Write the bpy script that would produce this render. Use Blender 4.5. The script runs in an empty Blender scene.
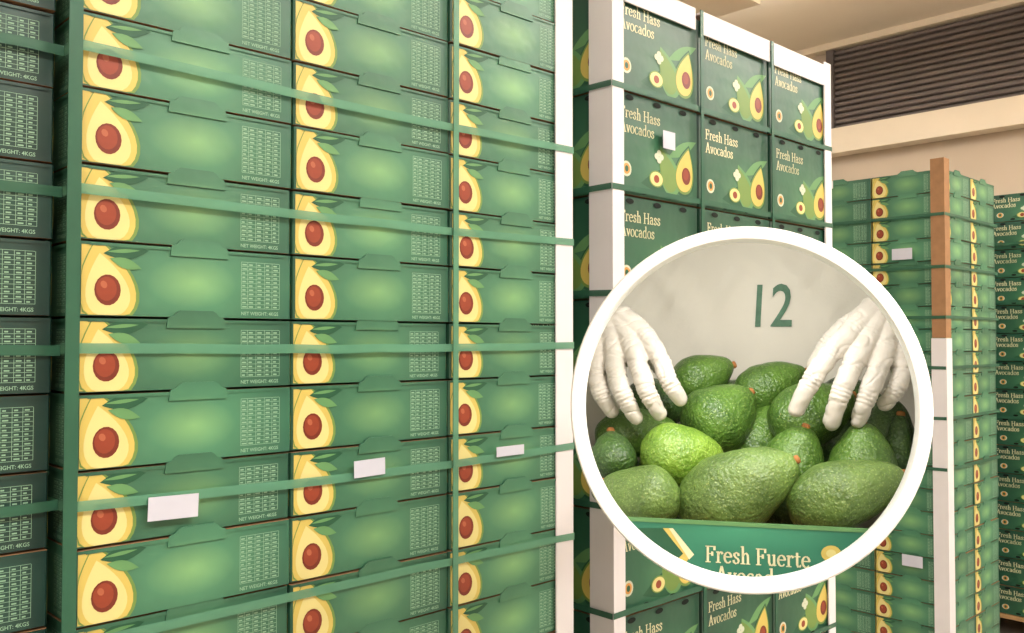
import bpy, math, random
from mathutils import Vector, Matrix, noise
random.seed(7)
S=bpy.context.scene
try: S.view_settings.view_transform='Standard'
except Exception: pass
EYE=1.55
ANG=math.radians(43.8)
DV=Vector((math.cos(ANG),math.sin(ANG),0)); EV=Vector((-math.sin(ANG),math.cos(ANG),0))
def de(d,e,z=0): return DV*d+EV*e+Vector((0,0,z))

# ------------------------------------------------------------ materials
def lin(c):
    return tuple(((x/255)/12.92 if x/255<=0.04045 else ((x/255+0.055)/1.055)**2.4) for x in c)+(1,)
def mat(name,rgb,rough=.6,noise_amt=.06,scale=20,bump=0,bscale=60,metal=0,spec=.4,sss=0,coord='Object',dist=.003,alpha=1):
    m=bpy.data.materials.new(name); m.use_nodes=True
    nt=m.node_tree; b=nt.nodes['Principled BSDF']
    tc=nt.nodes.new('ShaderNodeTexCoord'); n=nt.nodes.new('ShaderNodeTexNoise'); n.inputs['Scale'].default_value=scale
    n.inputs['Detail'].default_value=4
    nt.links.new(tc.outputs[coord],n.inputs['Vector'])
    mx=nt.nodes.new('ShaderNodeMix'); mx.data_type='RGBA'
    c=lin(rgb)
    mx.inputs['A'].default_value=tuple(x*(1-noise_amt*2) for x in c[:3])+(1,)
    mx.inputs['B'].default_value=tuple(min(1,x*(1+noise_amt*2)) for x in c[:3])+(1,)
    nt.links.new(n.outputs['Fac'],mx.inputs['Factor']); nt.links.new(mx.outputs['Result'],b.inputs['Base Color'])
    b.inputs['Roughness'].default_value=rough; b.inputs['Metallic'].default_value=metal
    b.inputs['Specular IOR Level'].default_value=spec; b.inputs['Alpha'].default_value=alpha
    if sss:
        b.inputs['Subsurface Weight'].default_value=sss; b.inputs['Subsurface Radius'].default_value=(.01,.008,.006); b.inputs['Subsurface Scale'].default_value=.5
    if bump:
        n2=nt.nodes.new('ShaderNodeTexNoise'); n2.inputs['Scale'].default_value=bscale; n2.inputs['Detail'].default_value=5
        nt.links.new(tc.outputs[coord],n2.inputs['Vector'])
        bp=nt.nodes.new('ShaderNodeBump'); bp.inputs['Strength'].default_value=bump; bp.inputs['Distance'].default_value=dist
        nt.links.new(n2.outputs['Fac'],bp.inputs['Height']); nt.links.new(bp.outputs['Normal'],b.inputs['Normal'])
    return m
def print_mat(name,light,mid,dark,cx=.5,cy=.5,sx=1.3,sy=.75):
    """green printed carton board: radial glow artwork + slight per-carton variation"""
    m=bpy.data.materials.new(name); m.use_nodes=True
    nt=m.node_tree; b=nt.nodes['Principled BSDF']; L=nt.links.new
    tc=nt.nodes.new('ShaderNodeTexCoord')
    s=nt.nodes.new('ShaderNodeVectorMath'); s.operation='SUBTRACT'; s.inputs[1].default_value=(cx,cy,0)
    k=nt.nodes.new('ShaderNodeVectorMath'); k.operation='MULTIPLY'; k.inputs[1].default_value=(sx,sy,0)
    ln=nt.nodes.new('ShaderNodeVectorMath'); ln.operation='LENGTH'
    L(tc.outputs['UV'],s.inputs[0]); L(s.outputs[0],k.inputs[0]); L(k.outputs[0],ln.inputs[0])
    r=nt.nodes.new('ShaderNodeValToRGB'); e=r.color_ramp.elements
    e[0].position=0; e[0].color=lin(light); e[1].position=.75; e[1].color=lin(dark)
    q=e.new(.28); q.color=lin(mid)
    L(ln.outputs['Value'],r.inputs['Fac'])
    oi=nt.nodes.new('ShaderNodeObjectInfo')
    mr=nt.nodes.new('ShaderNodeMapRange'); mr.inputs['To Min'].default_value=.8; mr.inputs['To Max'].default_value=1.12
    L(oi.outputs['Random'],mr.inputs['Value'])
    n=nt.nodes.new('ShaderNodeTexNoise'); n.inputs['Scale'].default_value=9; n.inputs['Detail'].default_value=3
    L(tc.outputs['Object'],n.inputs['Vector'])
    mr2=nt.nodes.new('ShaderNodeMapRange'); mr2.inputs['To Min'].default_value=.75; mr2.inputs['To Max'].default_value=1.25
    L(n.outputs['Fac'],mr2.inputs['Value'])
    mu=nt.nodes.new('ShaderNodeMath'); mu.operation='MULTIPLY'; L(mr.outputs[0],mu.inputs[0]); L(mr2.outputs[0],mu.inputs[1])
    vm=nt.nodes.new('ShaderNodeVectorMath'); vm.operation='SCALE'
    L(r.outputs['Color'],vm.inputs[0]); L(mu.outputs[0],vm.inputs['Scale'])
    L(vm.outputs[0],b.inputs['Base Color'])
    b.inputs['Roughness'].default_value=.40; b.inputs['Specular IOR Level'].default_value=.5
    bp=nt.nodes.new('ShaderNodeBump'); bp.inputs['Strength'].default_value=.45; bp.inputs['Distance'].default_value=.008
    L(n.outputs['Fac'],bp.inputs['Height']); L(bp.outputs['Normal'],b.inputs['Normal'])
    return m
M_print=print_mat('carton_print_green',(112,156,104),(68,118,88),(42,88,68))
M_print_shade=print_mat('carton_print_shaded',(36,84,66),(28,68,56),(20,52,46))  # shade on the left stack, put into a darker print colour
M_printB=print_mat('carton_print_hass',(74,122,86),(46,94,68),(28,68,52),cx=.6,cy=.3,sx=1,sy=.9)
M_yellow=mat('print_avocado_flesh',(196,174,90),.42,.05)
M_cream=mat('print_avocado_flesh_pale',(208,196,130),.42,.03)
M_lime=mat('print_avocado_rim',(106,134,66),.45,.05)
M_orange=mat('print_warm_edge',(196,140,68),.45)
M_seed=mat('print_seed',(110,44,28),.4,.12,60)
M_seed2=mat('print_seed_light',(164,90,62),.4,.05)
M_seed3=mat('print_seed_mid',(136,58,36),.4,.08,60)
M_leaf=mat('print_leaf',(34,82,56),.45)
M_leaf2=mat('print_leaf_light',(94,140,88),.45)
M_ink=mat('print_table_ink',(138,174,146),.5,.02)
M_txt=mat('print_text_cream',(214,208,170),.5,.02)
M_pale=mat('print_blossom_white',(188,194,172),.5)
M_hole=mat('vent_hole_dark',(10,18,12),.9)
M_kraft=mat('kraft_board',(150,112,78),.85,.1,30)
M_white=mat('white_edge_board',(214,210,212),.6,.04,8)
M_sticker=mat('sticker_paper',(190,190,202),.6,.03)
M_strap=mat('green_strap',(88,140,112),.32,.1,12,alpha=.8)
M_strap_d=mat('green_strap_dark',(46,92,70),.36,.1,12,alpha=.88)
M_wood=mat('pallet_wood',(160,126,84),.85,.15,14)
MATS=[M_print,M_yellow,M_cream,M_lime,M_orange,M_seed,M_seed2,M_leaf,M_leaf2,M_ink,M_txt,M_pale,M_hole,M_kraft,M_seed3]
PRINT,YEL,CRM,LIM,ORG,SEED,SEED2,LEAF,LEAF2,INK,TXT,PALE,HOLE,KRAFT,SEED3=range(15)
# ------------------------------------------------------------ helpers
def text2d(s,size,bold=0,align='LEFT',sx=1):
    cu=bpy.data.curves.new('t','FONT'); cu.body=s; cu.size=size; cu.offset=bold; cu.align_x=align; cu.resolution_u=3
    o=bpy.data.objects.new('t',cu); S.collection.objects.link(o)
    dg=bpy.context.evaluated_depsgraph_get(); dg.update()
    me=bpy.data.meshes.new_from_object(o.evaluated_get(dg))
    vs=[(v.co.x*sx,v.co.y) for v in me.vertices]; fs=[tuple(p.vertices) for p in me.polygons]
    bpy.data.objects.remove(o); bpy.data.curves.remove(cu); bpy.data.meshes.remove(me)
    return vs,fs
def arcp(cx,cy,rx,ry,a0,a1,n=14):
    return [(cx+rx*math.cos(math.radians(a0+(a1-a0)*i/n)),cy+ry*math.sin(math.radians(a0+(a1-a0)*i/n))) for i in range(n+1)]
G={
'F':(.56,[[(.12,0),(.12,.72)],[(.0,.71),(.5,.71)],[(.12,.38),(.37,.38)],[(.0,.0),(.26,.0)],[(.5,.72),(.5,.56)],[(.37,.46),(.37,.30)]]),
'r':(.40,[[(.12,0),(.12,.48)],[(.0,0),(.25,0)],[(.02,.46),(.12,.48)],[(.12,.32),(.18,.43),(.27,.48),(.33,.46),(.35,.40)]]),
'e':(.48,[arcp(.24,.24,.19,.24,8,318),[(.05,.27),(.43,.27)]]),
's':(.42,[[(.33,.36),(.31,.45),(.20,.49),(.10,.44),(.09,.35),(.17,.27),(.28,.21),(.34,.12),(.28,.02),(.17,-.01),(.07,.04),(.05,.13)]]),
'h':(.54,[[(.12,0),(.12,.78)],[(.02,.76),(.12,.78)],[(.0,0),(.24,0)],[(.12,.34),(.20,.45),(.31,.48),(.39,.40),(.40,.30),(.40,0)],[(.30,0),(.51,0)]]),
'u':(.54,[[(.12,.48),(.12,.14),(.18,.02),(.28,.0),(.38,.10)],[(.40,.48),(.40,0)],[(.02,.46),(.12,.48)],[(.30,.46),(.40,.48)],[(.40,0),(.50,.02)]]),
't':(.36,[[(.15,.62),(.15,.10),(.20,.01),(.29,.01),(.34,.08)],[(.02,.46),(.32,.46)]]),
'A':(.66,[[(.10,0),(.32,.74)],[(.32,.74),(.34,.74),(.56,0)],[(.18,.25),(.48,.25)],[(.0,0),(.20,0)],[(.45,0),(.68,0)]]),
'v':(.47,[[(.08,.48),(.24,0)],[(.24,0),(.40,.48)],[(.0,.47),(.18,.47)],[(.32,.47),(.48,.47)]]),
'o':(.50,[arcp(.25,.24,.20,.25,0,360,18)]),
'c':(.44,[arcp(.24,.24,.19,.25,45,315)]),
'a':(.48,[arcp(.20,.14,.14,.145,0,360),[(.07,.38),(.13,.47),(.23,.49),(.33,.42),(.34,.32),(.34,.08),(.39,.0),(.45,.03)]]),
'd':(.54,[arcp(.23,.24,.18,.25,0,360,18),[(.41,.78),(.41,0)],[(.31,.76),(.41,.78)],[(.41,0),(.51,.0)]]),
'H':(.74,[[(.12,0),(.12,.72)],[(.58,0),(.58,.72)],[(.12,.37),(.58,.37)],[(0,0),(.24,0)],[(0,.71),(.24,.71)],[(.46,0),(.70,0)],[(.46,.71),(.70,.71)]]),
' ':(.26,[])}
def serif(s,size,align='LEFT',sx=1,thick=.115,thin=.045):
    V=[];F=[];x=0
    for ch in s:
        adv,st=G[ch]
        for P in st:
            for i in range(len(P)-1):
                a=Vector(P[i]);b=Vector(P[i+1]); d=b-a
                if d.length<1e-6: continue
                d.normalize(); w=thin+(thick-thin)*abs(d.y)**1.3
                if abs(d.x)>.2 and d.x*d.y>0: w=thin+(w-thin)*(.35+.65*(abs(d.y)**4))
                nn=Vector((-d.y,d.x))*w/2; ex=d*thin*.35
                k=len(V)
                for p in (a-nn-ex,b-nn+ex,b+nn+ex,a+nn-ex): V.append(((p.x+x),p.y))
                F.append((k,k+1,k+2,k+3))
        x+=adv+.03
    off=x/2 if align=='CENTER' else 0
    return [((p[0]-off)*size*sx,p[1]*size) for p in V],F
class MB:
    def __init__(s): s.v=[];s.f=[];s.m=[];s.uv=[]
    def face(s,pts,m,uvs=None):
        i=len(s.v); s.v+= [tuple(p) for p in pts]; s.f.append(tuple(range(i,i+len(pts)))); s.m.append(m)
        s.uv.append(uvs or [(.5,.5)]*len(pts))
    def box(s,a,b,m=0):
        x0,y0,z0=a;x1,y1,z1=b
        P=[(x0,y0,z0),(x1,y0,z0),(x1,y1,z0),(x0,y1,z0),(x0,y0,z1),(x1,y0,z1),(x1,y1,z1),(x0,y1,z1)]
        for q in [(0,1,5,4),(1,2,6,5),(2,3,7,6),(3,0,4,7),(4,5,6,7),(3,2,1,0)]:
            s.face([P[k] for k in q],m)
    def tris(s,pts,faces,m):
        i=len(s.v); s.v+=[tuple(p) for p in pts]
        for f in faces:
            s.f.append(tuple(i+k for k in f)); s.m.append(m); s.uv.append([(.5,.5)]*len(f))
    def mesh(s,name,mats,smooth=False):
        me=bpy.data.meshes.new(name); me.from_pydata(s.v,[],s.f)
        for m in mats: me.materials.append(m)
        me.polygons.foreach_set('material_index',s.m)
        ul=me.uv_layers.new(name='UVMap')
        flat=[]
        for u in s.uv:
            for a in u: flat+=[a[0],a[1]]
        ul.data.foreach_set('uv',flat)
        if smooth: me.polygons.foreach_set('use_smooth',[True]*len(s.f))
        me.update(); return me
def obj(name,me,parent=None,loc=(0,0,0),rotz=0):
    o=bpy.data.objects.new(name,me); S.collection.objects.link(o); o.location=loc; o.rotation_euler=(0,0,rotz)
    if parent: o.parent=parent
    return o
def empty(name,loc=(0,0,0),rotz=0):
    o=obj(name,None,None,loc,rotz); o.empty_display_size=.2; return o
class Face:
    def __init__(s,mb,O,U,N,w,h): s.mb=mb;s.O=Vector(O);s.U=Vector(U);s.N=Vector(N);s.w=w;s.h=h
    def p(s,u,v,off): return s.O+s.U*u+Vector((0,0,v))+s.N*off
    def poly(s,pts,off,m,clip=True):
        if clip: pts=[(min(max(u,.003),s.w-.003),min(max(v,.001),s.h-.001)) for u,v in pts]
        s.mb.face([s.p(u,v,off) for u,v in pts],m,[(u/s.w,v/s.h) for u,v in pts])
    def rect(s,u0,v0,u1,v1,off,m): s.poly([(u0,v0),(u1,v0),(u1,v1),(u0,v1)],off,m,False)
    def text(s,t,u,v,off,m):
        s.mb.tris([s.p(u+a,v+b,off) for a,b in t[0]],t[1],m)
def pear(cx,cy,L,R,tilt=0,n=30):
    P=[]
    for i in range(n):
        t=2*math.pi*(i+.5)/n
        x=-R*1.16*math.sin(t)*(math.sin(t/2)**1.0); y=L/2*math.cos(t)
        P.append((cx+x*math.cos(tilt)-y*math.sin(tilt),cy+x*math.sin(tilt)+y*math.cos(tilt)))
    return P
def ell(cx,cy,a,b,n=18,tilt=0):
    return [(cx+a*math.cos(t)*math.cos(tilt)-b*math.sin(t)*math.sin(tilt),cy+a*math.cos(t)*math.sin(tilt)+b*math.sin(t)*math.cos(tilt)) for t in [2*math.pi*i/n for i in range(n)]]
def leaf(x0,y0,x1,y1,w,n=7):
    dx,dy=x1-x0,y1-y0; l=math.hypot(dx,dy); nx,ny=-dy/l,dx/l
    A=[(x0+dx*t-nx*w*math.sin(math.pi*t),y0+dy*t-ny*w*math.sin(math.pi*t)) for t in [i/n for i in range(n+1)]]
    B=[(x0+dx*t+nx*w*math.sin(math.pi*t),y0+dy*t+ny*w*math.sin(math.pi*t)) for t in [i/n for i in range(n-1,0,-1)]]
    return A+B
T_net=text2d('NET WEIGHT: 4KGS',.0072,.0001,sx=.95)
T_fh=serif('Fresh Hass',.032,sx=.88); T_av=serif('Avocados',.032,sx=.88)
T_fh2=serif('Fresh Hass',.030,sx=.9); T_av2=serif('Avocados',.030,sx=.9)
def art_end(F,rs):
    h=F.h; w=F.w
    k=h/.0965
    F.poly([(.003,.002),(.026,.002),(.022,.05*k),(.018,h-.004),(.003,h-.004)],.0003,YEL)
    F.poly(pear(.034,.046*k,.118*k,.045,.20),.0005,LIM)
    F.poly(pear(.033,.046*k,.112*k,.041,.20),.0008,YEL)
    F.poly(pear(.034,.040*k,.086*k,.032,.20),.0011,CRM)
    F.poly(ell(.036,.034*k,.0170,.0205),.0014,SEED)
    F.poly(ell(.0345,.0355*k,.0132,.0160),.0016,SEED3)
    F.poly(ell(.031,.041*k,.0042,.0052,10,.5),.0018,SEED2)
    F.poly(leaf(.030,.082*k,.090,.089*k,.010),.0014,LEAF)
    F.poly(leaf(.038,.076*k,.080,.064*k,.007),.0017,LEAF2)
    F.poly(leaf(.034,.0845*k,.078,.0885*k,.0025),.0018,LEAF2)
    x0,x1,y0,y1=w-.082,w-.020,.014*k,.082*k
    n=11; t=.0006
    for i in range(n+1):
        y=y0+(y1-y0)*i/n
        F.rect(x0,y,x1,y+t,.0005,INK)
    for c in (0,.16,.38,.6,.8,1):
        x=x0+(x1-x0)*c
        F.rect(x,y0,x+t,y1,.0005,INK)
    cs=[.03,.2,.42,.64,.84]
    for i in range(n):
        y=y0+(y1-y0)*(i+.3)/n
        for c in cs:
            ww=(x1-x0)*rs.uniform(.07,.12); F.rect(x0+(x1-x0)*c,y,x0+(x1-x0)*c+ww,y+.0019,.0005,INK)
    F.text(T_net,x0,.0045*k,.0005,INK)
def art_front(F,rs,big=True):
    w,h=F.w,F.h
    if big:
        F.text(T_fh,.030,h-.054,.0005,TXT); F.text(T_av,.030,h-.086,.0005,TXT)
    else:
        F.text(T_fh2,.012,h-.040,.0005,TXT); F.text(T_av2,.012,h-.068,.0005,TXT)
    k=h/.22
    F.poly(ell(.050,.055*k,.017,.017*min(1,k*1.2)),.0005,PALE); F.poly(ell(.050,.055*k,.012,.012),.0008,ORG); F.poly(ell(.050,.055*k,.006,.007),.0011,LEAF)
    F.poly(leaf(.10,.03*k,.30,.06*k,.03*k),.0003,LEAF)
    F.poly(leaf(.20,.10*k,.31,.15*k,.014*k),.0004,LEAF2)
    F.poly(pear(.265,.078*k,.125*k,.046*max(k,.75),-.25),.0005,LEAF); F.poly(pear(.265,.078*k,.114*k,.041*max(k,.75),-.25),.0008,LIM)
    F.poly(pear(.265,.078*k,.102*k,.035*max(k,.75),-.25),.0011,YEL); F.poly(ell(.268,.065*k,.017,.020*max(k,.75)),.0014,SEED)
    F.poly(ell(.266,.068*k,.011,.013*max(k,.75)),.0017,SEED3)
    F.poly(pear(.200,.07*k,.120*k,.040,.5),.0006,LEAF2); F.poly(pear(.195,.07*k,.105*k,.032,.5),.0009,LIM)
    for a in range(4):
        F.poly(ell(.165+.009*math.cos(a*1.57),.096*k+.008*math.sin(a*1.57)*max(k,.7),.008,.007),.0012+.0001*a,PALE)
    F.poly(ell(.155,.045*k,.027,.019*max(k,.8)),.0012,LIM); F.poly(ell(.155,.045*k,.023,.016*max(k,.8)),.0014,CRM); F.poly(ell(.155,.045*k,.010,.009),.0016,SEED3)
    for cx in (.06,.5*w,w-.06):
        F.poly(ell(cx,h-.010,.014,.006),.0016,HOLE)
    for cx in (.11,w-.11):
        F.poly(ell(cx,.010,.012,.005),.0016,HOLE)
def carton(name,w,D,h,kind,printm,seed=0,hole=False):
    rs=random.Random(seed); mb=MB(); c=.0025
    g=.002; X0,X1,Y0,Y1=g,w-g,0,D-2*g
    foot=[(X0+c,Y0),(X1-c,Y0),(X1,Y0+c),(X1,Y1-c),(X1-c,Y1),(X0+c,Y1),(X0,Y1-c),(X0,Y0+c)]
    for i in range(8):
        a,b=foot[i],foot[(i+1)%8]; side=i%2==0
        uv=[(0,0),(1,0),(1,1),(0,1)] if side else [(0,0),(0,0),(0,1),(0,1)]
        mb.face([(a[0],a[1],0),(b[0],b[1],0),(b[0],b[1],h),(a[0],a[1],h)],PRINT,uv)
    mb.face([(x,y,h) for x,y in foot],KRAFT); mb.face([(x,y,0) for x,y in reversed(foot)],KRAFT)
    ww=X1-X0; dd=Y1-Y0
    Fs=[Face(mb,(X0,Y0,0),(1,0,0),(0,-1,0),ww,h),Face(mb,(X1,Y0,0),(0,1,0),(1,0,0),dd,h),
        Face(mb,(X1,Y1,0),(-1,0,0),(0,1,0),ww,h),Face(mb,(X0,Y1,0),(0,-1,0),(-1,0,0),dd,h)]
    for fi,F in enumerate(Fs):
        if kind=='end':
            art_end(F,rs)
            if fi in (0,2,3):
                o0=.0002; o1=.0026; W=F.w; du=rs.uniform(-.006,.006); u0,u1=.39*W+du,.63*W+du; top=h+.0125
                pts=[(u0-.006,h-.012),(u1+.006,h-.012),(u1+.004,h+.002),(u1-.004,h+.005),(u1-.008,top-.003),(u1-.013,top),(u0+.013,top),(u0+.008,top-.003),(u0+.004,h+.005),(u0-.004,h+.002)]
                mb.face([F.p(u,v,o1) for u,v in pts],PRINT,[(u/W,.94+.15*(v-h)/.013) for u,v in pts])
                for i in range(len(pts)):
                    a=pts[i];b=pts[(i+1)%len(pts)]
                    mb.face([F.p(a[0],a[1],o0),F.p(b[0],b[1],o0),F.p(b[0],b[1],o1),F.p(a[0],a[1],o1)],PRINT,[(a[0]/W,a[1]/h)]*4)
                for (a,b) in ((.012,u0-.004),(u1+.004,W-.006)):
                    F.rect(a,h-.0045,b,h-.0005,.0018,PRINT)
            if hole and fi==0: F.poly(ell(.33*F.w,h-.012,.020,.006),.0034,HOLE)
        else: art_front(F,rs,h>.18)
    mats=list(MATS); mats[0]=printm
    return mb.mesh(name,mats)

W=.3118
cA=[carton('fuerte_carton',W,W,.0965,'end',M_print,i,i==3) for i in range(4)]
cA_shade=carton('fuerte_carton_shaded',W,W,.0965,'end',M_print_shade,9)  # same carton, with the shade painted into its print
cA3=carton('fuerte_carton_far',.32,.32,.0965,'end',M_print,11)
cB=carton('hass_carton',.32,.32,.221,'front',M_printB,5)
cC=carton('hass_carton_low',.32,.32,.1415,'front',M_printB,6)
def stack(name,d,e,z0,meshes,w,h,nx,ny,nz,jit=.0024):
    E=empty(name,de(d,e),ANG); W_,D_=nx*w,ny*w
    k=0
    for iz in range(nz):
        for ix in range(nx):
            for iy in range(ny):
                me=random.choice(meshes[:3]) if (len(meshes)>3 and random.random()>.06) else random.choice(meshes)
                outer=(iy==0)
                obj('carton_%d'%k,me,E,(ix*w+random.uniform(-.001,.001),iy*w+ (random.uniform(-jit,jit) if outer else .002),z0+iz*h),math.radians(random.uniform(-.4,.4) if outer else 0))
                k+=1
    mb=MB(); zp=z0-.004
    for i in range(7):
        x=i*(W_-.10)/6; mb.box((x,0,zp-.022),(x+.10,D_,zp))
    for j in (0,(D_-.09)/2,D_-.09):
        mb.box((0,j,zp-.045),(W_,j+.09,zp-.0225))
        for x in (0,(W_-.12)/2,W_-.12): mb.box((x,j,.022),(x+.12,j+.09,zp-.0455))
        mb.box((0,j,0),(W_,j+.09,.0215))
    obj('pallet',mb.mesh('pallet',[M_wood]),E)
    return E
def strap_loop(E,name,z,w,d,m=M_strap,th=.0135,off=.007,back=.004,sag=0):
    mb=MB(); pts=[]
    segs=[((-off,-off),(w+off,-off)),((w+off,-off),(w+off,d+back)),((w+off,d+back),(-off,d+back)),((-off,d+back),(-off,-off))]
    for a,b in segs:
        for i in range(12): t=i/12; pts.append((a[0]+(b[0]-a[0])*t,a[1]+(b[1]-a[1])*t,z+random.uniform(-.001,.001)-sag*math.sin(math.pi*t)))
    n=len(pts); t=.0012
    for i in range(n):
        A=Vector(pts[i]);B=Vector(pts[(i+1)%n]); dirv=(B-A); nn=Vector((dirv.y,-dirv.x,0)); 
        if nn.length>0: nn.normalize()
        o=nn*t; H=Vector((0,0,th/2))
        mb.face([A-H+o,B-H+o,B+H+o,A+H+o],0)
    return obj(name,mb.mesh(name,[m]),E)
def bx(E,name,a,b,m):
    mb=MB(); mb.box(a,b); return obj(name,mb.mesh(name,[m]),E)
def post(E,name,x,y,sx,wx,wy,z0,z1,m,t=.004):
    mb=MB(); x0,x1=(x,x+wx) if sx>0 else (x-wx,x)
    mb.box((x0,y-t,z0),(x1,y,z1))
    xs=(x-t,x) if sx>0 else (x,x+t)
    mb.box((xs[0],y-t,z0),(xs[1],y+wy,z1))
    return obj(name,mb.mesh(name,[m]),E)

zb=.182; D1=.396
s0=stack('avocado_carton_stack',D1-.016-2*W,1.262,zb,[cA_shade],W,.1,2,2,22)
s1=stack('avocado_carton_stack',D1,1.224,zb,cA,W,.1,3,2,22)
SW,SD=3*W,2*W
for i,(zr,sg) in enumerate(((.382,.006),(.196,.004),(-.011,.003),(-.212,.006),(-.390,-.004),(-.60,.004),(-.82,.004))):
    strap_loop(s1,'strap_%d'%i,EYE+zr,SW,SD,M_strap,sag=sg)
    strap_loop(s0,'strap_%d'%i,EYE+zr-.002,2*W,SD,M_strap_d)
for i,x in enumerate((-.006,2*W+.006)):
    bx(s1,'vertical_strap_%d'%i,(x-(.010 if i==0 else .006),-.0125 ,.15),(x+(.007 if i==0 else .006),-.0105,2.385),M_strap_d if i==0 else M_strap)
post(s1,'edge_board',SW+.003,-.003,-1,.046,.05,zb,2.40,M_white,.003)
def sticker(E,x,z,w,h,rot=0):
    mb=MB(); mb.box((0,-.0006,0),(w,0,h)); o=obj('sticker',mb.mesh('sticker',[M_sticker]),E,(x,-.0125,z)); o.rotation_euler=(0,rot,0); return o
sticker(s1,.090,EYE-.243,.070,.032,.03)
sticker(s1,W+.106,EYE-.220,.060,.027,-.02)
sticker(s1,2*W+.103,EYE-.214,.07,.018)
s2=stack('hass_carton_stack',1.465,1.224,.290,[cB],.32,.225,3,3,9)
for i,zr in enumerate((.545,.325,.100,-.125,-.350,-.575,-.8)):
    strap_loop(s2,'strap_%d'%i,EYE+zr,.96,.96,M_strap_d,.013,.008)
post(s2,'edge_board_0',-.001,-.004,1,.034,.062,.29,2.40,M_white)
post(s2,'edge_board_1',.963,-.004,-1,.034,.06,.29,2.34,M_white)
for i,x in enumerate((.32,.64)):
    bx(s2,'vertical_strap_%d'%i,(x-.006,-.0125,.15),(x+.006,-.0105,2.33),M_strap_d)
for i,(a,b) in enumerate(((.04,.30),(.33,.635),(.655,.93))):
    mb=MB(); mb.box((a,-.008,2.280-.004*i),(b,-.004,2.326)); mb.box((a,-.008,2.326),(b,.05,2.331)); obj('top_board_%d'%i,mb.mesh('top_board',[M_white]),s2)
sticker(s2,.165,EYE+.43,.045,.04)
s3=stack('avocado_carton_stack',4.053,1.518,.10,[cA3],.32,.1,2,3,22)
for i,zr in enumerate((.55,.32,.10,-.12,-.34,-.56)):
    strap_loop(s3,'strap_%d'%i,EYE+zr,.64,.96,M_strap_d,.014,.008)
post(s3,'edge_board_upper',-.001,-.004,1,.055,.055,1.56,2.345,M_kraft)
post(s3,'edge_board_lower',-.003,-.006,1,.06,.06,.10,1.558,M_white)
bx(s3,'top_board',(-.008,.50,2.27),(-.004,.94,2.305),M_white)
for (y,z) in ((.13,EYE+.36),(.10,EYE-1.0)):
    bx(s3,'sticker',(-.012,y,z),(-.0112,y+.09,z+.05),M_sticker)
s4=stack('hass_carton_stack',5.09,1.353,.137,[cC],.32,.145,3,3,15)
for i,zr in enumerate((.5,.2,-.1,-.4)):
    strap_loop(s4,'strap_%d'%i,EYE+zr,.96,.96,M_strap_d,.014,.008)
# ------------------------------------------------------------ room
M_floor=mat('concrete_floor',(158,152,142),.6,.12,3,.2,40)
M_wall=mat('wall_paint',(188,174,156),.8,.04,2,.05,80)
M_ceil=mat('ceiling_paint',(232,222,204),.8,.05,1.2)
M_trim=mat('cream_trim',(222,210,190),.6,.03,4)
M_shut=mat('shutter_brown_grey',(104,96,95),.5,.08,5)
CZ=EYE+2.42
def roombox(name,a,b,m):
    mb=MB(); mb.box(a,b); o=obj(name,mb.mesh(name,[m]),None,(0,0,0),ANG); return o
d0,d1,e0,e1=-3.2,7.0,-3.0,4.7
roombox('floor',(d0,e0,-.1),(d1,e1,0),M_floor)
roombox('ceiling',(d0,e0,CZ),(d1,e1,CZ+.1),M_ceil)
roombox('wall_far',(d1,e0,0),(d1+.1,e1,CZ),M_wall)
roombox('wall_near',(d0-.1,e0,0),(d0,e1,CZ),M_wall)
roombox('wall_left',(d0,e1,0),(d1,e1+.1,CZ),M_wall)
roombox('wall_right',(d0,e0-.1,0),(d1,e0,CZ),M_wall)
roombox('trim_1',(d1-.16,e0,EYE+1.50),(d1,e1,EYE+1.70),M_trim)
roombox('trim_2',(d1-.10,e0,CZ-.05),(d1,e1,CZ),M_trim)
mb=MB(); z=EYE+1.705; ztop=CZ-.055; n=14; p=(ztop-z)/n
for i in range(n):
    a=z+i*p
    prof=[(0,a),(-.03,a+p*.2),(-.035,a+p*.5),(-.03,a+p*.8),(0,a+p)]
    for j in range(4):
        (x0,za),(x1,zb_)=prof[j],prof[j+1]
        mb.face([(d1-.02+x0,3.44,za),(d1-.02+x0,-1.2,za),(d1-.02+x1,-1.2,zb_),(d1-.02+x1,3.44,zb_)],0)
mb.box((d1-.08,3.44,z),(d1-.001,3.50,ztop)); mb.box((d1-.08,-1.26,z),(d1-.001,-1.2,ztop))
obj('roller_shutter',mb.mesh('roller_shutter',[M_shut]),None,(0,0,0),ANG)

# ------------------------------------------------------------ lights: ceiling lamps on made-up pendants, up light added to brighten the ceiling
def ceiling_fill_lamp(d,e,power,up=.35,drop=.30,L=1.5,Wd=.5,col=(1,.97,.94)):
    E=empty('ceiling_fill_lamp',de(d,e,CZ),ANG)
    bx(E,'housing',(-L/2,-Wd/2,-drop-.05),(L/2,Wd/2,-drop),M_trim)
    for x in (-.5,.5): bx(E,'rod',(x-.006,-.006,-drop),(x+.006,.006,0),M_trim)
    for nm,z,en,rx in (('tube_down',-drop-.06,power,0),('added_uplight',-drop+.01,power*up,math.pi)):  # the upward area light is added to brighten the ceiling
        l=bpy.data.lights.new(nm,'AREA'); l.shape='RECTANGLE'; l.size=L; l.size_y=Wd; l.energy=en; l.color=col
        o=bpy.data.objects.new(nm,l); S.collection.objects.link(o); o.parent=E; o.location=(0,0,z); o.rotation_euler=(rx,0,0)
for d,e,p,u in ((-1.9,-1.5,84,.4),(-.2,-1.6,74,.5),(1.8,-1.6,84,.6),(3.8,-1.0,76,1.1),(5.8,-.6,70,1.1)):  # first lamp is added behind the camera to light the white ring
    ceiling_fill_lamp(d,e,p,u)
for d,e,p in ((1.6,3.0,40),(4.4,3.3,60)): ceiling_fill_lamp(d,e,p,1.5,.2)
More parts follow.
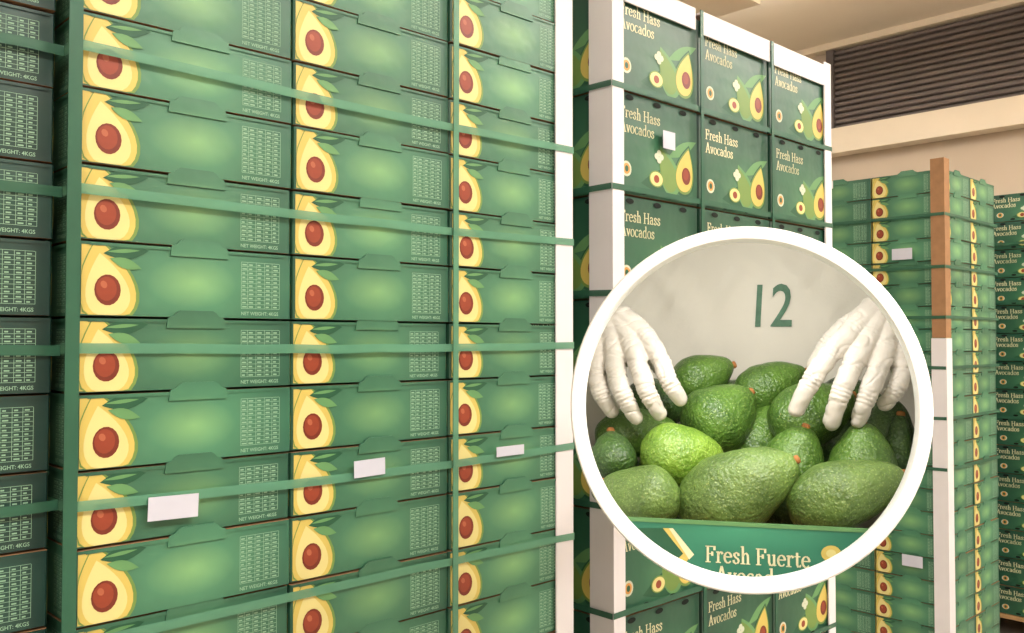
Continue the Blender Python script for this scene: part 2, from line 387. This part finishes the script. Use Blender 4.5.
w=bpy.data.worlds.new('world'); S.world=w; w.use_nodes=True
w.node_tree.nodes['Background'].inputs[0].default_value=(.9,.85,.78,1); w.node_tree.nodes['Background'].inputs[1].default_value=.3

# ------------------------------------------------------------ inset view, built as an invented round display case and bracket
ay,ap=math.radians(14.38),math.radians(-4.09)
A=Vector((math.sin(ay)*math.cos(ap),math.cos(ay)*math.cos(ap),math.sin(ap)))
Rt=Vector((math.cos(ay),-math.sin(ay),0)); Up=Rt.cross(A)
D0=.98; C=Vector((0,0,EYE))+A*D0
MX=Matrix((( Rt.x,A.x,Up.x,C.x),(Rt.y,A.y,Up.y,C.y),(Rt.z,A.z,Up.z,C.z),(0,0,0,1)))
RX,RZ=.1878,.1959
def lay(h,v,y):
    """places the inset contents: h,v are view pixels cast from the camera, y = depth behind the ring (m)"""
    dr=Vector(((h-512)/900,1,(340-v)/900)); D=D0+y; k=D/dr.dot(A)
    return Vector((dr.dot(Rt)*k,y,dr.dot(Up)*k))
def cobj(name,me,local=Matrix.Identity(4),parent=None):
    o=bpy.data.objects.new(name,me); S.collection.objects.link(o)
    if parent: o.parent=parent; o.matrix_local=local
    else: o.matrix_world=MX@local
    return o
M_ring=mat('ring_white_paint',(252,252,252),.35,.0,8)
M_shell=mat('case_shell_white',(222,220,214),.6,.03)
M_back=mat('case_back_paper',(206,202,190),.8,.03,6,.1,30)
M_cloth=mat('white_apron_cloth',(232,226,212),.85,.03,9,.35,240,dist=.001)
M_sten=mat('stencil_green',(92,128,104),.7,.2,90)
case=bpy.data.objects.new('round_inset_case',None); S.collection.objects.link(case); case.matrix_world=MX  # invented housing that holds the inset view
mb=MB(); N=96; prof=[(.913,0),(.917,-.005),(.925,-.008),(.985,-.008),(.995,-.005),(1.0,0),(1.0,.006),(.913,.006)]
grid=[[(RX*D0*r*math.cos(2*math.pi*i/N),y,RZ*D0*r*math.sin(2*math.pi*i/N)) for r,y in prof] for i in range(N)]
for i in range(N):
    for j in range(len(prof)):
        k=(j+1)%len(prof); mb.face([grid[i][j],grid[i][k],grid[(i+1)%N][k],grid[(i+1)%N][j]],0)
cobj('ring_frame',mb.mesh('ring_frame',[M_ring],False),parent=case)
mb=MB(); y0,y1=.007,.42
def pt(a,r,y): return (RX*(D0+y)*r*math.cos(a),y,RZ*(D0+y)*r*math.sin(a))
for i in range(N):
    a0,a1=2*math.pi*i/N,2*math.pi*(i+1)/N
    mb.face([pt(a0,.95,y0),pt(a0,.95,y1),pt(a1,.95,y1),pt(a1,.95,y0)],0)
    mb.face([pt(a0,.97,y0),pt(a1,.97,y0),pt(a1,.97,y1),pt(a0,.97,y1)],0)
    mb.face([pt(a0,.95,y0),pt(a1,.95,y0),pt(a1,.97,y0),pt(a0,.97,y0)],0)
cobj('shell',mb.mesh('shell',[M_shell],True),parent=case)
mb=MB(); mb.face([pt(2*math.pi*i/N,.96,y1-.002) for i in range(N)],0); mb.face([pt(-2*math.pi*i/N,.96,y1+.006) for i in range(N)],0)
cobj('back_panel',mb.mesh('back_panel',[M_back]),parent=case)
def cloth_y(x,z):
    base=y1-.036-.022*noise.noise(Vector((x*9+3,z*2.2,1.3)))+.06*max(0,z-.19)-.15*max(0,-x-.17)
    away=min(1,max(0,(math.hypot(x-.03,z-.09)-.05)/.06))
    return base-away*(.010*noise.noise(Vector((x*22+z*16,z*5,4.1)))+.005*noise.noise(Vector((x*50-z*30,z*12,9.1))))
V=[];F=[]; nr,na=60,160
for i in range(nr+1):
    for j in range(na):
        a=2*math.pi*j/na; r=.935*i/nr; x,_,z=pt(a,r,y1-.02); V.append((x,cloth_y(x,z),z))
for i in range(nr):
    for j in range(na):
        k=(j+1)%na; F.append((i*na+j,(i+1)*na+j,(i+1)*na+k,i*na+k))
me=bpy.data.meshes.new('apron_cloth'); me.from_pydata(V,[],F); me.materials.append(M_cloth); me.polygons.foreach_set('use_smooth',[True]*len(F)); me.update()
cl=cobj('apron_cloth',me,parent=case)
t12=text2d('12',.088,.0008,'CENTER',sx=.74); c12=lay(769,327,y1-.03)
mb=MB(); mb.tris([(c12.x+a+b*.06,cloth_y(c12.x+a,c12.z+b)-.003,c12.z+b) for a,b in t12[0]],t12[1],0)
cobj('stencil_number',mb.mesh('stencil_number',[M_sten]),parent=case)
mb=MB(); yb=1.325
for i in range(20):
    a0,a1=2*math.pi*i/20,2*math.pi*(i+1)/20
    q=lambda a,r,y:(r*math.cos(a),y,r*math.sin(a))
    mb.face([q(a0,.016,y1+.006),q(a1,.016,y1+.006),q(a1,.016,yb),q(a0,.016,yb)],0)
    for ya in (y1+.006,yb-.03): mb.face([q(a0,.07,ya),q(a1,.07,ya),q(a1,.07,ya+.006),q(a0,.07,ya+.006)],0)
for ya in (y1+.012,yb-.03,yb-.024): mb.face([q(2*math.pi*i/20,.07,ya) for i in range(20)],0)
M_steel=mat('bracket_steel',(150,150,150),.35,.05,metal=1)
cobj('bracket',mb.mesh('bracket',[M_steel],False),parent=case)
for (x,z,e,ty,tz) in ((-.06,.148,.17,.22,-.10),(.10,.120,.12,.22,-.09),(0,.158,.55,.42,.05)):  # unseen lights added behind the ring to brighten the contents
    l=bpy.data.lights.new('hidden_case_fill','AREA'); l.size=.05; l.energy=e; l.color=(1,.98,.95)
    o=bpy.data.objects.new('hidden_case_fill',l); S.collection.objects.link(o); o.parent=case
    o.location=(x,.015,z); dirv=Vector((0,ty,tz))-Vector((x,.015,z)); o.rotation_euler=dirv.to_track_quat('-Z','Y').to_euler()
M_pan=print_mat('carton_print_fuerte',(66,150,116),(48,126,98),(34,104,80),cx=.5,cy=.9,sx=1.0,sy=.8)
mb=MB(); y=.05; zt=lay(752,523,y).z
rx,rz=RX*(D0+y)*.945,RZ*(D0+y)*.945
tt=math.asin(zt/rz)
pts=[]
for i in range(41):
    a=math.pi-tt + (2*math.pi+tt-(math.pi-tt))*i/40
    pts.append((rx*math.cos(a),rz*math.sin(a)))
n=len(pts)
def panel(yy,flip,m):
    P=[(x,yy,z) for x,z in pts]; U=[((x+rx)/(2*rx),(z+rz)/(zt+rz)) for x,z in pts]
    if flip: P=P[::-1];U=U[::-1]
    mb.face(P,m,U)
panel(y,False,0); panel(y+.004,True,13)
for i in range(n):
    a,b=pts[i],pts[(i+1)%n]; mb.face([(a[0],y,a[1]),(a[0],y+.004,a[1]),(b[0],y+.004,b[1]),(b[0],y,b[1])],13)
xl=pts[0][0]; xr=-xl
mb.box((xl,y-.0015,zt-.003),(xr,y+.0045,zt+.001),8)
mb.box((-.10,y+.004,-.155),(.10,.34,-.151),13)
def c2(h,v,off=0): 
    p=lay(h,v,y-.0006-off); return (p.x,p.y,p.z)
def cpoly(P,m,off=0): mb.face([c2(a,b,off) for a,b in P][::-1] ,m)
cpoly([(632,527),(668,527),(690,556),(676,560),(655,548)],LEAF,.0001)
cpoly([(662,527),(670,527),(691,552),(684,562),(672,562),(682,552)],YEL,.0004)
cpoly([(668,527),(672,527),(693,553),(688,558)],TXT,.0006)
for (h,v,a) in ((829,552,10),):
    P=[(h+a*math.cos(t*math.pi/8),v+a*.8*math.sin(t*math.pi/8)) for t in range(16)]
    cpoly(P,YEL,.0003)
    P=[(h+a*.5*math.cos(t*math.pi/8),v+a*.4*math.sin(t*math.pi/8)) for t in range(16)]
    cpoly(P,CRM,.0006)
for s_,hh,vv in (('Fresh Fuerte',756,563),('Avocados',752,583)):
    t=serif(s_,.0235,'CENTER',sx=.80,thick=.13,thin=.05); c=lay(hh,vv,y-.001)
    mb.tris([(c.x+a,c.y,c.z+b) for a,b in t[0]],t[1],TXT)
m2=list(MATS); m2[0]=M_pan
cobj('avocado_carton',mb.mesh('avocado_carton',m2))
def avo_mat(name,base,light,spk):
    m=bpy.data.materials.new(name); m.use_nodes=True; nt=m.node_tree; b=nt.nodes['Principled BSDF']; L=nt.links.new
    tc=nt.nodes.new('ShaderNodeTexCoord')
    n=nt.nodes.new('ShaderNodeTexNoise'); n.inputs['Scale'].default_value=22; n.inputs['Detail'].default_value=5
    v=nt.nodes.new('ShaderNodeTexVoronoi'); v.inputs['Scale'].default_value=300
    n3=nt.nodes.new('ShaderNodeTexNoise'); n3.inputs['Scale'].default_value=210; n3.inputs['Detail'].default_value=3
    for q in (n,v,n3): L(tc.outputs['Object'],q.inputs['Vector'])
    r=nt.nodes.new('ShaderNodeValToRGB'); r.color_ramp.elements[0].position=.32; r.color_ramp.elements[0].color=lin(base)
    r.color_ramp.elements[1].position=.7; r.color_ramp.elements[1].color=lin(light); L(n.outputs['Fac'],r.inputs['Fac'])
    r2=nt.nodes.new('ShaderNodeValToRGB'); r2.color_ramp.elements[0].position=.12; r2.color_ramp.elements[0].color=(1,1,1,1)
    r2.color_ramp.elements[1].position=.36; r2.color_ramp.elements[1].color=(0,0,0,1); L(v.outputs['Distance'],r2.inputs['Fac'])
    mu=nt.nodes.new('ShaderNodeMath'); mu.operation='MULTIPLY'; L(r2.outputs['Color'],mu.inputs[0]); mu.inputs[1].default_value=.6
    mx=nt.nodes.new('ShaderNodeMix'); mx.data_type='RGBA'; L(mu.outputs[0],mx.inputs['Factor']); L(r.outputs['Color'],mx.inputs['A']); mx.inputs['B'].default_value=lin(spk)
    L(mx.outputs['Result'],b.inputs['Base Color'])
    b.inputs['Roughness'].default_value=.30; b.inputs['Specular IOR Level'].default_value=.6
    bp=nt.nodes.new('ShaderNodeBump'); bp.inputs['Strength'].default_value=1.0; bp.inputs['Distance'].default_value=.003
    L(n3.outputs['Fac'],bp.inputs['Height']); L(bp.outputs['Normal'],b.inputs['Normal'])
    return m
AV=[avo_mat('avocado_skin_mid',(58,92,34),(98,136,52),(154,180,94)),
    avo_mat('avocado_skin_lime',(94,134,40),(140,176,64),(190,212,116)),
    avo_mat('avocado_skin_dark',(40,66,30),(70,104,46),(124,152,84)),
    avo_mat('avocado_skin_olive',(74,102,46),(114,144,70),(164,184,108))]
M_stem=mat('avocado_stem',(168,112,60),.7,.2,200)
def avocado(name,h,v,hl,hw,ang,y,mi,yaw=0,parent=None):
    sc=(D0+y)/945; L=hl*2*sc; Rr=hw*sc
    nu,nv=40,28; V=[];F=[]
    so=Vector((random.random()*50,0,0))
    for i in range(nu+1):
        t=math.pi*i/nu
        x=-L/2*math.cos(t)
        f=(x/L+.5)
        r=Rr*1.03*math.sin(t)**.86*(1-.38*max(0,f-.35)/.65)
        if i in(0,nu): r=1e-5
        for j in range(nv):
            a=2*math.pi*j/nv; p=Vector((x,r*math.cos(a),r*math.sin(a)))
            nz=noise.noise(p*22+so)*.0032+noise.noise(p*75+so)*.0014
            V.append(p*(1+nz/max(.02,p.length)))
    for i in range(nu):
        for j in range(nv):
            k=(j+1)%nv; F.append((i*nv+j,(i+1)*nv+j,(i+1)*nv+k,i*nv+k))
    mi_=[0]*len(F); b=len(V)
    rings=[(L/2-.002,.0048),(L/2+.001,.0054),(L/2+.0035,.0044),(L/2+.0045,.0001)]
    for x,r in rings:
        for j in range(10): V.append((x,r*math.cos(j*.6283),r*math.sin(j*.6283)))
    for i in range(3):
        for j in range(10):
            k=(j+1)%10; F.append((b+i*10+j,b+(i+1)*10+j,b+(i+1)*10+k,b+i*10+k)); mi_.append(1)
    me=bpy.data.meshes.new(name); me.from_pydata(V,[],F); me.materials.append(AV[mi]); me.materials.append(M_stem)
    me.polygons.foreach_set('material_index',mi_); me.polygons.foreach_set('use_smooth',[True]*len(F)); me.update()
    loc=Matrix.Translation(lay(h,v,y))@Matrix.Rotation(-math.radians(ang),4,'Y')@Matrix.Rotation(math.radians(yaw),4,'Z')
    return cobj(name,me,loc,parent)
pile=bpy.data.objects.new('avocado_pile',None); S.collection.objects.link(pile); pile.matrix_world=MX
LST=[(640,494,42,34,165,.105,3,10),(737,489,65,43,30,.112,3,-8),(844,492,58,35,20,.105,3,8),
 (681,456,44,35,-5,.170,1,25),(611,455,27,27,95,.165,2,20),(793,460,36,32,72,.185,0,-10),(861,462,38,34,90,.175,0,-8),(897,447,32,14,85,.215,2,0),
 (636,432,42,27,8,.235,0,15),(720,416,42,37,40,.235,0,20),(812,413,44,34,25,.240,0,10),(884,425,28,28,80,.245,2,-15),
 (701,377,35,25,22,.300,0,10),(770,386,38,26,24,.300,0,10),(757,440,38,32,60,.270,0,10),(655,405,34,30,0,.300,2,0),(850,405,34,30,0,.300,2,0),(740,405,34,26,0,.320,2,0),
 (700,505,34,30,0,.20,2,0),(795,500,40,34,0,.20,2,0),(886,482,20,14,90,.19,2,0),(606,485,18,16,90,.19,2,0),(830,440,36,30,10,.27,2,0),(665,480,34,30,0,.24,2,0)]
for i,a in enumerate(LST): avocado('avocado_%d'%i,a[0],a[1],a[2],a[3],a[4],a[5],a[6],a[7],pile)
# gloved hands : tapered chains fused with a voxel remesh
M_glove=mat('white_latex_glove',(198,191,180),.42,.06,40,.8,55,sss=.12,dist=.002)
def chain(V,F,pts,seg=18,sub=6):
    P=[(lay(p[0],p[1],p[2]),p[3]) for p in pts]
    Q=[]
    for i in range(len(P)-1):
        p0=P[max(0,i-1)];p1=P[i];p2=P[i+1];p3=P[min(len(P)-1,i+2)]
        for s in range(sub):
            t=s/sub
            f=lambda a,b,c,d:.5*((2*b)+(c-a)*t+(2*a-5*b+4*c-d)*t*t+(3*b-a-3*c+d)*t**3)
            Q.append((Vector([f(p0[0][k],p1[0][k],p2[0][k],p3[0][k]) for k in range(3)]),p1[1]+(p2[1]-p1[1])*t))
    Q.append(P[-1])
    rings=[]
    def frame(d):
        u=d.cross(Vector((.3,1,.2))); u.normalize(); return u,d.cross(u).normalized()
    n=len(Q)
    d=(Q[1][0]-Q[0][0]).normalized()
    for a in (80,55,28):
        a=math.radians(a); rings.append((Q[0][0]-d*Q[0][1]*math.sin(a),Q[0][1]*math.cos(a),d))
    for i in range(n):
        d=(Q[min(n-1,i+1)][0]-Q[max(0,i-1)][0]).normalized(); rings.append((Q[i][0],Q[i][1],d))
    for a in (22,45,65,82):
        a=math.radians(a); rings.append((Q[-1][0]+d*Q[-1][1]*math.sin(a),Q[-1][1]*math.cos(a),d))
    b=len(V)
    for c,r,d in rings:
        u,w_=frame(d)
        for j in range(seg):
            a=2*math.pi*j/seg; V.append(c+u*r*math.cos(a)+w_*r*math.sin(a))
    for i in range(len(rings)-1):
        for j in range(seg):
            k=(j+1)%seg; F.append((b+i*seg+j,b+i*seg+k,b+(i+1)*seg+k,b+(i+1)*seg+j))
    F.append(tuple(b+j for j in reversed(range(seg)))); F.append(tuple(b+(len(rings)-1)*seg+j for j in range(seg)))
def hand(name,chains):
    V=[];F=[]
    for c in chains: chain(V,F,c)
    me=bpy.data.meshes.new(name); me.from_pydata(V,[],F); me.update()
    o=bpy.data.objects.new(name+'_tmp',me); S.collection.objects.link(o)
    m=o.modifiers.new('r','REMESH'); m.mode='VOXEL'; m.voxel_size=.001
    m=o.modifiers.new('s','SMOOTH'); m.iterations=10; m.factor=.5
    dg=bpy.context.evaluated_depsgraph_get(); dg.update()
    me2=bpy.data.meshes.new_from_object(o.evaluated_get(dg)); bpy.data.objects.remove(o)
    # joint centres, where the thin glove bunches into cross creases
    J=[]
    for c in chains[:5]:
        for i in (1,2,3):
            if i<len(c)-1:
                a,b_,d_=lay(*c[i-1][:3]),lay(*c[i][:3]),lay(*c[i+1][:3]); J.append((b_,(d_-a).normalized()))
    co=[0.0]*(3*len(me2.vertices)); no=[0.0]*len(co); me2.vertices.foreach_get('co',co); me2.vertices.foreach_get('normal',no)
    for i in range(0,len(co),3):
        p=Vector(co[i:i+3]); k=noise.noise(Vector((p.x*50,p.y*50,p.z*120)))*.0009+noise.noise(p*45)*.0010
        c=abs(noise.noise(Vector((p.x*24+p.z*20,p.y*24,p.z*46-p.x*20)))); k-=.0010*max(0,1-c/.12)
        for jc,jd in J:
            r=p-jc; l=r.length
            if l<.019:
                s_=r.dot(jd)+.0015*noise.noise(p*180); k+=.0007*math.sin(s_*1150)*(1-l/.019)*1.6
        co[i]+=no[i]*k; co[i+1]+=no[i+1]*k; co[i+2]+=no[i+2]*k
    me2.vertices.foreach_set('co',co)
    me2.polygons.foreach_set('use_smooth',[True]*len(me2.polygons)); me2.materials.clear(); me2.materials.append(M_glove); me2.update()
    return cobj(name,me2)
LH=[
 [(606,330,.205,.017),(600,350,.188,.0140),(597,374,.172,.0122),(601,393,.160,.0115),(611,411,.170,.0096)],
 [(612,326,.20,.018),(614,350,.180,.0143),(617,376,.160,.0126),(624,397,.150,.0119),(635,417,.163,.0098)],
 [(618,322,.20,.018),(631,344,.178,.0143),(640,370,.157,.0127),(648,393,.148,.0119),(659,413,.162,.0098)],
 [(622,318,.20,.018),(645,336,.182,.0138),(660,360,.165,.0122),(669,382,.156,.0113),(680,399,.166,.0094)],
 [(618,322,.215,.015),(640,338,.215,.0130),(660,366,.222,.0120),(674,388,.225,.010)],
 [(598,345,.205,.016),(616,320,.205,.018)],[(604,330,.21,.020),(634,342,.196,.0170)],[(604,352,.192,.016),(642,340,.190,.016)],
 [(602,360,.186,.0122),(620,358,.179,.0130),(636,353,.178,.0130),(651,344,.183,.0126)]]
RH=[
 [(874,310,.20,.018),(854,328,.180,.0143),(830,354,.158,.0128),(811,380,.148,.0119),(796,409,.156,.0100)],
 [(880,314,.20,.018),(868,338,.178,.0145),(851,367,.155,.0128),(840,393,.146,.0120),(831,422,.156,.0100)],
 [(886,320,.20,.018),(884,346,.178,.0143),(876,373,.158,.0124),(866,397,.149,.0116),(857,420,.158,.0096)],
 [(892,330,.20,.016),(899,352,.184,.0130),(901,372,.172,.0117),(895,389,.164,.0110),(884,404,.172,.0092)],
 [(876,312,.212,.016),(850,324,.215,.0135),(828,344,.222,.0122),(814,366,.225,.010)],
 [(874,312,.205,.017),(895,337,.205,.017)],[(884,320,.21,.020),(862,338,.196,.0170)],[(860,338,.190,.016),(894,350,.192,.0155)],
 [(850,340,.180,.0122),(866,352,.177,.0130),(882,358,.178,.0130),(898,360,.185,.0122)]]
hand('gloved_hand',LH); hand('gloved_hand',RH)
# ------------------------------------------------------------ camera
cam=bpy.data.cameras.new('camera'); co=bpy.data.objects.new('camera',cam); S.collection.objects.link(co)
co.location=(0,0,EYE); co.rotation_euler=(math.radians(91.5),0,0); cam.sensor_width=36; cam.lens=36*900/1024; cam.clip_start=.02
S.camera=co
